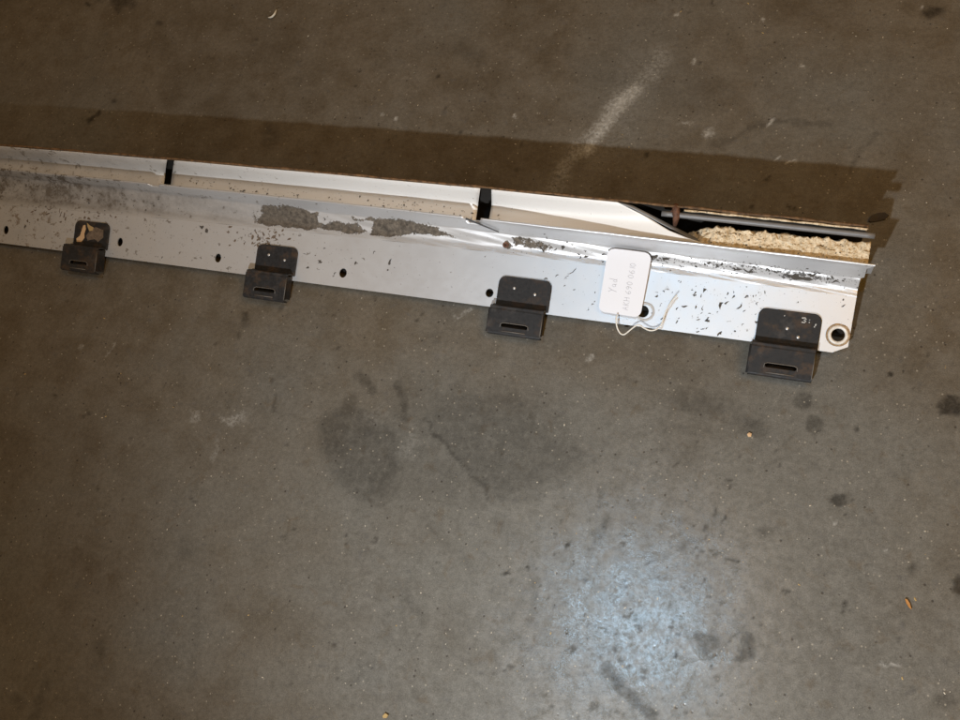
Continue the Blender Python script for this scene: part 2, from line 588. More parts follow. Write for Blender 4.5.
    dk(seg(sx, sy, [(606, 668), (622, 686), (636, 702), (652, 716)], 6.5, 0.5), 0.55)
    dk(seg(sx, sy, [(580, 620), (610, 630), (634, 638)], 1.2, 0.6), 0.5)
    dk(seg(sx, sy, [(697, 549), (710, 552), (722, 557), (737, 560)], 1.0, 0.5), 0.65)
    dk(ell(sx, sy, 604, 523, 4, 9, 10, .6), 0.5)
    dk(ell(sx, sy, 599, 536, 7, 9, 30, .6), 0.35)
    dk(ell(sx, sy, 600, 494, 2.5, 8, 0, .6), 0.4)
    dk(ell(sx, sy, 684, 545, 8, 4, -30, .6), 0.4)
    dk(seg(sx, sy, [(535, 580), (534, 600), (530, 620)], 3.5, 0.9) * n2 * 1.4, 0.4)
    dk(ell(sx, sy, 594, 705, 5, 4, 0, .4), 0.6)
    dk(seg(sx, sy, [(396, 582), (408, 598), (424, 622)], 3.5, 0.9), 0.22)
    dk(seg(sx, sy, [(424, 520), (455, 552), (470, 566)], 6, 0.9), 0.14)
    dk(seg(sx, sy, [(500, 520), (522, 545)], 7, 0.9), 0.14)
    for k in range(150):          # flecks across the glossy patch
        a = rng.randn(2)
        cx, cy = 640 + 62 * a[0], 610 + 66 * a[1]
        near = np.abs(px - cx) + np.abs(py - cy) < 14
        if near.any():
            r0 = 0.9 + 1.5 * rng.rand() ** 2
            m = ell(sx[near], sy[near], cx, cy, r0 * (1 + rng.rand()), r0, rng.rand() * 180, .4)
            dark[near] = np.maximum(dark[near], m * (0.45 + .4 * rng.rand()))
    # upper part of the floor
    dk(ell(wx, wy, 122, 2, 17, 8, 10, .5), 0.6)
    dk(ell(wx, wy, 95, 0, 8, 6, 0, .6), 0.4)
    dk(ell(sx, sy, 160, 23, 4, 3.5, 0, .5), 0.55)
    dk(ell(sx, sy, 115, 102, 3.5, 3, 0, .5), 0.6)
    dk(seg(sx, sy, [(88, 121), (97, 114)], 2.4, 0.5), 0.75)
    dk(ell(sx, sy, 933, 13, 11, 5, 0, .4), 0.75)
    dk(ell(wx, wy, 470, 58, 24, 8, 22, .8), 0.28)
    dk(ell(wx, wy, 570, 55, 8, 10, 0, .8), 0.32)
    dk(ell(wx, wy, 295, 85, 10, 7, 0, .8), 0.34)
    dk(ell(wx, wy, 600, 68, 60, 12, 0, .9), 0.16)
    dk(ell(wx, wy, 272, 135, 9, 10, 0, .7), 0.35)
    dk(ell(wx, wy, 700, 92, 30, 14, 10, .9), 0.2)
    dk(seg(sx, sy, [(714, 145), (735, 136), (760, 124), (790, 120), (830, 126)], 2.6, 0.9), 0.36)
    dk(seg(sx, sy, [(850, 172), (862, 148), (880, 132)], 2, 0.9), 0.3)
    dk(ell(wx, wy, 790, 235, 10, 4, 0, .6), 0.2)
    for cx, cy in [(753, 208), (766, 178), (789, 206), (795, 207), (816, 230), (647, 156)]:
        dk(ell(sx, sy, cx, cy, 2.6, 2.2, 0, .4), 0.7)
    # left part
    dk(ell(sx, sy, 245, 319, 4, 8, -5, .5), 0.5)
    dk(ell(sx, sy, 239, 336, 2.6, 4, 20, .5), 0.4)
    dk(ell(sx, sy, 280, 310, 3.4, 3, 0, .5), 0.45)
    dk(ell(wx, wy, 188, 555, 10, 9, 0, .7), 0.25)
    dk(ell(wx, wy, 100, 648, 8, 8, 0, .7), 0.35)
    dk(seg(sx, sy, [(47, 682), (38, 705), (34, 720)], 5, 0.8), 0.3)
    dk(ell(wx, wy, 20, 703, 10, 5, 0, .7), 0.3)
    dk(seg(sx, sy, [(275, 395), (275, 412)], 1.6, 0.6), 0.45)
    dk(seg(sx, sy, [(200, 590), (196, 640), (188, 690)], 4, 0.9), 0.12)
    dk(ell(wx, wy, 432, 338, 8, 8, 0, .7), 0.3)
    dk(ell(wx, wy, 570, 340, 28, 14, 0, .9), 0.18)
    dk(ell(wx, wy, 450, 310, 20, 8, 60, .9), 0.15)
    for k in range(330):
        cx, cy = rng.rand() * 960, rng.rand() * 720
        near = np.abs(px - cx) + np.abs(py - cy) < 9
        if near.any():
            r0 = 0.7 + 1.1 * rng.rand() ** 2
            m = ell(sx[near], sy[near], cx, cy, r0 * (1 + rng.rand()), r0, rng.rand() * 180, .5)
            dark[near] = np.maximum(dark[near], m * (0.3 + .4 * rng.rand()))
    dark = np.maximum(dark, 0.16 * sstep(0.55, 0.78, n1))

    pale = np.zeros(len(v))

    def pl(mask, k):
        np.maximum(pale, mask * k, out=pale)
    # the long pale scrape running under the panel's far edge
    core = seg(sx, sy, [(588, 148), (600, 130), (612, 112), (626, 97), (636, 90)], 7, 0.95)
    pl(core * (0.7 + 0.5 * n2), 0.85)
    pl(seg(sx, sy, [(556, 190), (566, 165), (578, 148), (592, 138)], 7, 0.95) * (0.35 + n2), 0.42)
    pl(seg(sx, sy, [(620, 100), (638, 86), (652, 70), (662, 56)], 9, 0.95), 0.26)
    pl(seg(sx, sy, [(590, 150), (606, 160), (640, 70)], 15, 0.98), 0.10)
    pl(ell(sx, sy, 709, 134, 4.5, 4, 0, .8), 0.6)
    pl(ell(sx, sy, 686, 124, 6, 1.6, -10, .8), 0.4)
    pl(seg(sx, sy, [(768, 123), (775, 121)], 1.0, 0.5), 0.8)
    pl(seg(sx, sy, [(776, 160), (784, 156)], 1.0, 0.5), 0.6)
    pl(seg(sx, sy, [(786, 164), (797, 161)], 1.2, 0.5), 0.7)
    for cx, cy in [(802, 66), (382, 115), (395, 119), (515, 117), (675, 14), (764, 19), (695, 60), (920, 8)]:
        pl(ell(sx, sy, cx, cy, 2.2, 1.4, 60, .5), 0.8)
    pl(ell(wx, wy, 200, 412, 14, 8, 0, .6) * sstep(.55, .75, n2), 0.4)
    pl(ell(wx, wy, 230, 422, 16, 12, 0, .6) * sstep(.55, .75, n2), 0.4)
    pl(seg(sx, sy, [(218, 440), (213, 460)], 2, 0.7) * n2, 0.45)
    pl(seg(sx, sy, [(107, 356), (116, 344)], 1.0, 0.7), 0.35)
    pl(ell(sx, sy, 81, 347, 2, 3, 0, .5), 0.5)
    pl(seg(sx, sy, [(452, 315), (456, 318), (472, 308)], 1.5, 0.7) * n2, 0.8)
    pl(ell(sx, sy, 590, 358, 3, 2.5, 0, .5), 0.55)
    pl(ell(wx, wy, 405, 440, 10, 14, 20, .6), 0.13)
    pl(ell(wx, wy, 374, 414, 12, 10, 20, .7), 0.09)
    pl(ell(wx, wy, 640, 612, 95, 100, 0, .9) * (0.3 + n2), 0.11)  # glare on the glossy patch, lightened into the floor colour
    pl(ell(wx, wy, 610, 610, 40, 40, 0, .9) * sstep(.5, .7, n2), 0.16)  # brighter core of the painted glare
    pl(seg(sx, sy, [(832, 519), (835, 525)], 1.2, 0.6), 0.7)
    pl(seg(sx, sy, [(884, 548), (888, 552)], 1.0, 0.6), 0.6)
    pl(seg(sx, sy, [(881, 664), (896, 664)], 1.2, 0.7), 0.5)
    pl(ell(wx, wy, 70, 540, 14, 5, 0, .8) * sstep(.5, .7, n2), 0.2)

    brown = sstep(470, 250, py + 0.0 * px) * 0.75 + sstep(520, 180, px) * 0.55 + sstep(840, 960, px) * 0.25  # browner towards the far side, the left and the right edge
    brown = np.clip(brown * (0.55 + 0.9 * n1) + 0.9 * (n1 - 0.55), 0.0, 1.0)
    brown = np.clip(brown + 0.35 * ell(wx, wy, 460, 345, 120, 40, 8, .9), 0, 1)
    gloss = np.clip(ell(wx, wy, 640, 620, 120, 130, 0, .95) * (0.65 + 0.7 * n2) + 0.06, 0, 1)
    ca = me.color_attributes.new('stain', 'FLOAT_COLOR', 'POINT')
    ca.data.foreach_set('color', np.stack([np.clip(dark, 0, 1), np.clip(pale, 0, 1), brown, gloss], 1).astype(np.float32).ravel())
    me.materials.append(M_CONC)
    o = bpy.data.objects.new('floor', me)
    col.objects.link(o)
    o['kind'] = 'structure'
    return o


build_floor()

# ------------------------------------------------------------------ the sill panel: measured lines
Z_F, Z_G, Z_B, Z_R, Z_E, Z_C = 0.010, 0.027, 0.039, 0.058, 0.068, 0.037


def line(pts, z):
    w = [at(x, y, z) for x, y in pts]
    c = np.polyfit([p.x for p in w], [p.y for p in w], 2)
    return lambda x: float(np.polyval(c, x))


yF = line([(0, 242.5), (120, 259), (240, 274), (360, 289.6), (480, 305), (600, 321), (755, 342), (822, 351.5)], Z_F)
yG = line([(0, 205), (120, 213), (240, 228), (400, 243), (440, 246), (600, 263), (680, 274), (740, 282), (855, 298)], Z_G)
yB = line([(0, 176.5), (120, 189), (240, 204), (360, 217), (480, 229), (600, 245), (700, 258), (760, 268), (865, 278)], Z_B)
yR = line([(0, 169), (120, 182), (240, 194.6), (360, 206.6), (480, 219), (600, 232), (698, 243), (760, 253), (873, 267)], Z_R)
yE = line([(0, 146), (120, 157), (240, 167.5), (400, 181), (520, 192.5), (640, 204.5), (760, 217), (870, 229.5)], Z_E)
X_L = -1.30


def xat(px, py, z):
    return at(px, py, z).x


def fl(x, y):
    """height of the flat fixing flange at (x, y)"""
    v = (y - yF(x)) / (yG(x) - yF(x))
    return Z_F + v * (Z_G - Z_F)


def on_flange(px, py):
    z = 0.018
    for _ in range(30):
        p = at(px, py, z)
        z = fl(p.x, p.y)
    return at(px, py, z)


root = empty('car_side_skirt', (-0.35, 0.34, 0.0))
tag(root, 'long silver metal car side skirt with black brackets lying on the concrete floor', 'car part')

# ---- fixing flange with its row of holes
HOLES = [(6, 230, .0042, .0052), (120, 242, .0040, .0050), (218, 258, .0042, .0050), (343, 273, .0046, .0050),
         (489.5, 293, .0044, .0044), (643, 311.5, .0058, .0058)]


def build_flange():
    vs, fs = [], []

    def put(pts2, faces):
        o = len(vs)
        for (x, y) in pts2:
            vs.append((x, y, fl(x, y)))
        for f in faces:
            fs.append(tuple(o + k for k in f))
    x_end0 = xat(815, 350.5, Z_F)
    cells = []
    for (px, py, rx, ry) in HOLES:
        p = on_flange(px, py)
        cells.append((p.x - 0.014, p.x + 0.014, p, rx, ry))
    x = X_L
    for (x0, x1, p, rx, ry) in cells + [(x_end0, None, None, 0, 0)]:
        n = max(1, int((x0 - x) / 0.03))
        for k in range(n):
            a = x + (x0 - x) * k / n; b = x + (x0 - x) * (k + 1) / n
            for m in range(3):
                va, vb = m / 3, (m + 1) / 3
                q = []
                for xx, vv in ((a, va), (b, va), (b, vb), (a, vb)):
                    q.append((xx, yF(xx) + vv * (yG(xx) - yF(xx))))
                put(q, [(0, 1, 2, 3)])
        if p is None:
            break
        outer = [(x0, yF(x0)), (x1, yF(x1)), (x1, yG(x1)), (x0, yG(x0))]
        r2, f2 = ring(outer, circle((p.x, p.y), rx, 24, ry), (p.x, p.y))
        put(r2, f2)
        x = x1
    # the cut-off end with the big ringed hole
    e1 = on_flange(832, 352.5); e2 = on_flange(848, 347); e3 = at(856.5, 298, Z_G)
    h = on_flange(838, 335)
    outer = [(x_end0, yF(x_end0)), (e1.x, e1.y), (e2.x, e2.y), (e3.x, yG(e3.x)), (x_end0, yG(x_end0))]
    r2, f2 = ring(outer, circle((h.x, h.y), 0.0068, 28, 0.0072), (h.x, h.y), 36)
    put(r2, f2)
    o = mesh('fixing_flange', vs, fs, M_SILVER, root, solid=0.0014)
    bm = bmesh.new(); bm.from_mesh(o.data)
    bmesh.ops.remove_doubles(bm, verts=bm.verts, dist=1e-5)
    bmesh.ops.recalc_face_normals(bm, faces=bm.faces)
    if sum(f.normal.z for f in bm.faces) < 0:
        bmesh.ops.reverse_faces(bm, faces=bm.faces)
    bm.to_mesh(o.data); bm.free()
    return h, e3.x


hole_end, X_END = build_flange()


def mud_attr(o, fn):
    me = o.data
    n = len(me.vertices)
    co = np.zeros(n * 3); me.vertices.foreach_get('co', co)
    co = co.reshape(-1, 3)
    px, py = to_photo(co)
    c = fn(px, py, co)
    ca = me.color_attributes.new('mud', 'FLOAT_COLOR', 'POINT')
    ca.data.foreach_set('color', c.astype(np.float32).ravel())


def mud_ridge(px, py, co):
    m = np.zeros(len(px)); s = np.zeros(len(px)); r = np.zeros(len(px))
    wx = px + 14 * vnoise(px, py, 14, 71); wy = py + 7 * vnoise(px, py, 8, 81)

    def mm(k, a):
        np.maximum(m, k * a, out=m)
    mm(polymask(wx, wy, [(262, 205), (300, 207), (318, 213), (322, 226), (300, 234), (285, 240), (262, 238), (254, 228)], 4), 0.95)
    mm(polymask(wx, wy, [(318, 222), (352, 221), (366, 232), (345, 235), (322, 230)], 3), 0.85)
    mm(polymask(wx, wy, [(372, 220), (400, 219), (440, 227), (458, 237), (440, 236), (415, 234), (395, 238), (368, 236)], 3), 1.0)
    mm(polymask(wx, wy, [(508, 236), (545, 238), (556, 247), (540, 251), (512, 244)], 3), 0.72)
    mm(ell(wx, wy, 506, 244.5, 4, 3.5, 0, .4), 0.9)
    mm(polymask(wx, wy, [(348, 216), (375, 219), (378, 223), (350, 221)], 2), 0.7)
    gline = co[:, 1] - np.array([yG(x) for x in co[:, 0]])
    m *= sstep(0.0005, .0055, gline + .007 * vnoise(px, py, 9, 97))
    left = sstep(330, 40, px)
    band = sstep(0.0, 0.012, co[:, 1] - np.array([yG(x) for x in co[:, 0]]))
    m = np.maximum(m, left * band * (0.26 + 0.42 * (vnoise(px, py, 30, 91) + .5)))
    s = np.maximum(s, band * sstep(600, 660, px) * ell(wx, wy, 760, 270, 130, 9, 6, .7) * 0.75)
    s = np.maximum(s, left * band * 0.50)
    s = np.maximum(s, ell(wx, wy, 800, 276, 50, 5, 6, .7) * 0.9)
    s = np.maximum(s, ell(wx, wy, 650, 258, 26, 4, 8, .7) * 0.9)
    s = np.maximum(s, ell(wx, wy, 590, 255, 30, 9, 8, .7) * 0.42)
    s = np.maximum(s, ell(wx, wy, 390, 246, 40, 5, 8, .7) * 0.6)
    r = np.maximum(r, left * 0.34 * (vnoise(px, py, 40, 95) + .6))
    grime = sstep(380, 90, px) * sstep(-.002, .010, gline) * (1 - sstep(Z_B + .001, Z_B + .008, co[:, 2])) * (.45 + .8 * (vnoise(px, py, 22, 99) + .5))
    return np.stack([m, s, r, np.clip(grime, 0, 1)], 1)


def mud_flange(px, py, co):
    z = np.zeros(len(px))
    left = sstep(330, 20, px)
    s = left * 0.40 + 0.10
    r = left * 0.40
    return np.stack([z, s + z, r + z, z], 1)


# slope of the swage from the flange up to the lip: a shallow groove, then the rounded rise
_t = np.linspace(0, 1, 201)
_sl = np.interp(_t, [0, .08, .2, .32, .5, .68, .85, 1], [.35, .10, -.12, -.02, 1.2, 2.0, 1.5, .9])
_sl = np.convolve(np.pad(_sl, 12, mode='edge'), np.ones(25) / 25, 'valid')
_cum = np.concatenate([[0], np.cumsum((_sl[1:] + _sl[:-1]) / 2)]); _cum /= _cum[-1]
PROF = [(t, float(np.interp(t, _t, _cum))) for t in np.linspace(1 / 22, 1, 22)]


def build_ridge():
    xs = np.concatenate([np.arange(X_L, X_END - 0.001, 0.0022), [X_END]])
    gaps = [(xat(147, 186, Z_R), xat(157.5, 187, Z_R), 0.0045), (xat(464, 217, Z_R), xat(480, 219, Z_R), 0.0065)]
    vs = []
    nrow = None
    for i, x in enumerate(xs):
        g, b, r = yG(x), yB(x), yR(x)
        d = b - g
        zr = Z_R
        for (a, c, drop) in gaps:
            k = min(sstep(a - .001, a + .002, np.array(x)), 1 - sstep(c - .002, c + .001, np.array(x)))
            zr -= drop * float(k)
        row = [(g, Z_G)]
        for t, e in PROF:
            row.append((g + d * t, Z_G + (Z_B - Z_G) * e))
        r2 = max(r, b + 0.0008)
        row += [(b + 0.0006, Z_B + 0.002), (b + (r2 - b) * .4 + .0004, Z_B + 0.007), (b + (r2 - b) * .8, Z_B + 0.013), (r2, zr - 0.0010), (r2 + 0.0005, zr - 0.0002),
                (r2 + 0.0013, zr), (r2 + 0.0021, zr - 0.0004), (r2 + 0.0025, zr - 0.0014), (r2 + 0.0028, 0.046), (r2 + 0.0030, 0.034)]
        nrow = len(row)
        for j, (y, z) in enumerate(row):
            ext = 0.0
            if i == len(xs) - 1:
                ext = 0.009 if j > 25 else (0.003 if j > 22 else 0.0)
            wob = 0.0003 * math.sin(x * 61 + j * .4) + 0.0002 * math.sin(x * 143 + j)
            vs.append((x + ext, y, z + (wob if j < 23 else wob * .6)))
    o = mesh('swage_and_lip', vs, grid_faces(len(xs), nrow), M_SILVER, root, smooth=True)
    mud_attr(o, mud_ridge)
    return o


ridge = build_ridge()
fo = [c for c in root.children if c.name == 'fixing_flange'][0]
mud_attr(fo, mud_flange)


# ---- the white channel between the lip and the far edge, in three lengths parted by slots
def x_on(pa, pb, y, z):
    """where the measured edge pa-pb crosses the line of depth y at height z"""
    best, bx = 9, 0
    for t in np.linspace(-0.6, 1.6, 221):
        p = at(pa[0] + (pb[0] - pa[0]) * t, pa[1] + (pb[1] - pa[1]) * t, z)
        if abs(p.y - y) < best:
            best, bx = abs(p.y - y), p.x
    return bx


xm1 = xat(168, 163, Z_E); xm2 = xat(485, 194, Z_E); xm3 = xat(640, 205, Z_E)


def chan_rows(x):
    r, e = yR(x) + 0.0034, yE(x)
    w = e - r
    k = min(1.0, max(0.0, (x - xm2 - .01) / (xm3 + .05 - xm2)))     # the channel floor fades into one sloping face towards the cut
    base = [(r, Z_C), (r + w * .4, Z_C - .0004), (e - 0.0075, Z_C), (e - 0.0045, Z_C + .0008), (e - 0.0026, Z_C + .0028), (e - 0.0018, Z_C + .006),
            (e - 0.0012, Z_C + .012), (e - 0.0006, Z_C + .022), (e - 0.0001, Z_E - .0008), (e + 0.0006, Z_E)]
    inc = [(r + (w + .0006) * t, Z_R - .004 + (Z_E - Z_R + .004) * t) for t in (0, .14, .28, .4, .52, .62, .72, .84, .95, 1)]
    return [(a[0] + (b[0] - a[0]) * k, a[1] + (b[1] - a[1]) * k) for a, b in zip(base, inc)]


def chan_tint(px, py, co):
    z = np.zeros(len(px))
    low = 1 - sstep(Z_C + .001, Z_C + .004, co[:, 2])  # channel floor: browner and more speckled than the wall
    s = low * 0.30 + sstep(520, 700, px) * 0.12
    left = sstep(330, 20, px)
    return np.stack([z, s, low * (0.20 + .2 * left), z], 1)


def channel(l_edge, r_edge, ref):
    rows = chan_rows(ref)
    n = 60
    vs = []
    ends = [(X_L if l_edge is None else x_on(*l_edge, yy, zz), x_on(*r_edge, yy, zz)) for yy, zz in rows]
    for i in range(n + 1):
        for j in range(len(rows)):
            xa, xb = ends[j]
            x = xa + (xb - xa) * i / n
            y, z = chan_rows(x)[j]
            vs.append((x, y, z + 0.0003 * math.sin(x * 37)))
    o = mesh('channel_section', vs, grid_faces(n + 1, len(rows)), M_WHITE, root, smooth=True, solid=0.0012)
    mud_attr(o, chan_tint)
    return o


channel(None, ((166.5, 162), (163.2, 186)), xm1)
channel(((174.0, 162), (170.3, 186)), ((479.8, 192), (476.2, 218)), (xm1 + xm2) / 2)
channel(((491.0, 193), (487.0, 219)), ((626, 206), (699, 243)), (xm2 + xm3) / 2)

# bent-down grey edge along the slanting cut
rows = chan_rows(xm3)
vs = []
for (y, z) in rows:
    x = x_on((626, 206), (699, 243), y, z)
    vs += [(x, y, z + .0002), (x + 0.004, y, z - .0006), (x + 0.012, y, z - 0.0025), (x + 0.018, y - .0004, z - 0.007)]
mesh('slanting_edge', vs, grid_faces(len(rows), 4, flip=True), M_LIP, root, smooth=True, solid=0.001)

# ---- outer skin below, its rusty rim, the rolled far lip at the open end
xs = np.linspace(X_L, xat(868, 230, Z_E), 70)
vs = []
for x in xs:
    e, r, f = yE(x), yR(x), yF(x)
    vs += [(x, e + .0030, Z_E - .001), (x, e + .0062, .058), (x, e + .0075, .045), (x, e + .0060, .028), (x, e - .002, .012), (x, e - .014, .005),
           (x, r - .01, .0035), (x, f + .02, .0045)]
mesh('outer_skin', vs, grid_faces(len(xs), 8, flip=True), M_SKIN, root, smooth=True)
pts = [(x, yE(x) + .0022 + .0003 * math.sin(x * 83), Z_E + .0004 + .0003 * math.sin(x * 57)) for x in np.linspace(X_L, xat(868, 230, Z_E), 160)]
v, f = tube(pts, lambda i: 0.0013 + .0003 * math.sin(i * 1.7), 8)
mesh('rusty_rim', v, f, M_RIM, root, smooth=True)
xa, xb = xat(662, 212, .062), xat(875, 234, .062)
pts = [(x, yE(x) - .0034, .0618) for x in np.linspace(xa, xb, 30)]
v, f = tube(pts, 0.0028, 12)
mesh('rolled_lip', v, f, M_LIP, root, smooth=True)
xa, xb = xat(684, 212, .066), xat(868, 230, .066)
pts = [(x, yE(x) - .0002, .0668 + .0003 * math.sin(x * 190)) for x in np.linspace(xa, xb, 70)]
v, f = tube(pts, lambda i: 0.0010 + .0003 * math.sin(i * .63) * math.sin(i * .27), 7)
mesh('sealant_bead', v, f, M_FOAM, root, smooth=True)

# dark folded flap by the second slot
a = at(466, 217.5, Z_R + .0006); b = at(499, 231, Z_B + .0035)
a.y -= .0012; b.y -= .0012
pp = [a.lerp(b, t / 6) for t in range(7)]
v, f = tube(pp, lambda i: 0.0011 - .0001 * i, 6)
mesh('torn_edge', v, f, M_TEAR, root, smooth=True)


# ---- dried foam in the open end
def build_foam():
    x0, x1 = xat(684, 231, .04), xat(868, 250, .04)
    nx, ny = 200, 32
    gx = np.linspace(x0, x1, nx)
    vs = []
    for i, x in enumerate(gx):
        ya, yb = yR(x) + .0034, yE(x) - .0048
        k = min(1.0, (x - x0) / 0.03)
        for j in range(ny):
            t = j / (ny - 1)
            y = ya + (yb - ya) * t
            X = np.array([x]); Y = np.array([y])
            nz = vnoise(X * 1000, Y * 1000, 4, 101, 3)[0] * .0036 + vnoise(X * 1000, Y * 1000, 2.4, 111, 2)[0] * .0035
            lower = (1 - k) * .02
            z = 0.0520 + nz + .006 * t - 0.009 * max(0, t - .8) / .2 - lower * (0.3 + t)
            wy = vnoise(X * 1000, Y * 1000 + 50, 5, 121, 2)[0] * .006 * (t > .5)
            vs.append((x, y + wy, z))
    fs = grid_faces(nx, ny)
    # skirts so that it is a body, not a sheet
    base = len(vs)
    border = [i * ny for i in range(nx)] + [(nx - 1) * ny + j for j in range(1, ny)] + [i * ny + ny - 1 for i in range(nx - 2, -1, -1)] + [j for j in range(ny - 2, 0, -1)]
    for q in border:
        vs.append((vs[q][0], vs[q][1], 0.012))
    m = len(border)
    for k in range(m):
        fs.append((border[(k + 1) % m], border[k], base + k, base + (k + 1) % m))
    mesh('foam_filling', vs, fs, M_FOAM, root, smooth=True)


build_foam()

# ---- rusty screw and clip where the cut begins
c = at(675, 214, 0.060)
v, f = tube([c + Vector((0, 0, -.02)), c + Vector((0, 0, .001)), c + Vector((0, .0002, .0022)), c + Vector((0, .0003, .0040)), c + Vector((0, .0003, .0048))],
            lambda i: [.0022, .0022, .0048, .0044, .0026][i], 6)
screw = mesh('rusty_screw', v, f, M_RUST, root)
v, f = tube([c + Vector((-.001, .006, .007)), c + Vector((.001, .002, .0068)), c + Vector((.002, -.004, .002)), c + Vector((.001, -.008, -.008))],
            lambda i: [.0030, .0038, .0036, .002][i], 7)
mesh('clip_remnant', v, f, M_RUST, root, smooth=True)

# ---- ringed insert in the end hole
n = Vector((0, -(Z_G - Z_F), yG(0) - yF(0))).normalized()
ex = Vector((1, 0, 0)); ey = n.cross(ex)


def torus(cc, R, r, nu=32, nv=8, squash=1.0):
    vs, fs = [], []
    for i in range(nu):
        a = 2 * math.pi * i / nu
        d = ex * math.cos(a) + ey * math.sin(a)
        for j in range(nv):
            b = 2 * math.pi * j / nv
            vs.append(cc + d * (R + r * math.cos(b)) + n * (r * squash * math.sin(b)))
    for i in range(nu):
        for j in range(nv):
            fs.append((i * nv + j, ((i + 1) % nu) * nv + j, ((i + 1) % nu) * nv + (j + 1) % nv, i * nv + (j + 1) % nv))
    return vs, fs


hc = Vector((hole_end.x, hole_end.y, fl(hole_end.x, hole_end.y)))
v, f = torus(hc + n * .0006, .0076, .0017)
ins = mesh('threaded_insert', v, f, M_RING, root, smooth=True)
v, f = torus(hc + n * .0002, .0098, .0011, 40, 6, 0.6)
v = [p + n * (.0003 * math.sin(i * .9)) for i, p in enumerate(v)]
mesh('sealant_ring', v, f, M_RINGRUST, ins, smooth=True)
h6 = on_flange(643, 311.5)
v, f = torus(Vector((h6.x + .002, h6.y, fl(h6.x, h6.y) + .0002)), .0084, .0012, 32, 6, 0.4)
mesh('sealant_ring', v, f, plain('grey_sealant', (.5, .5, .5), .8), root, smooth=True)


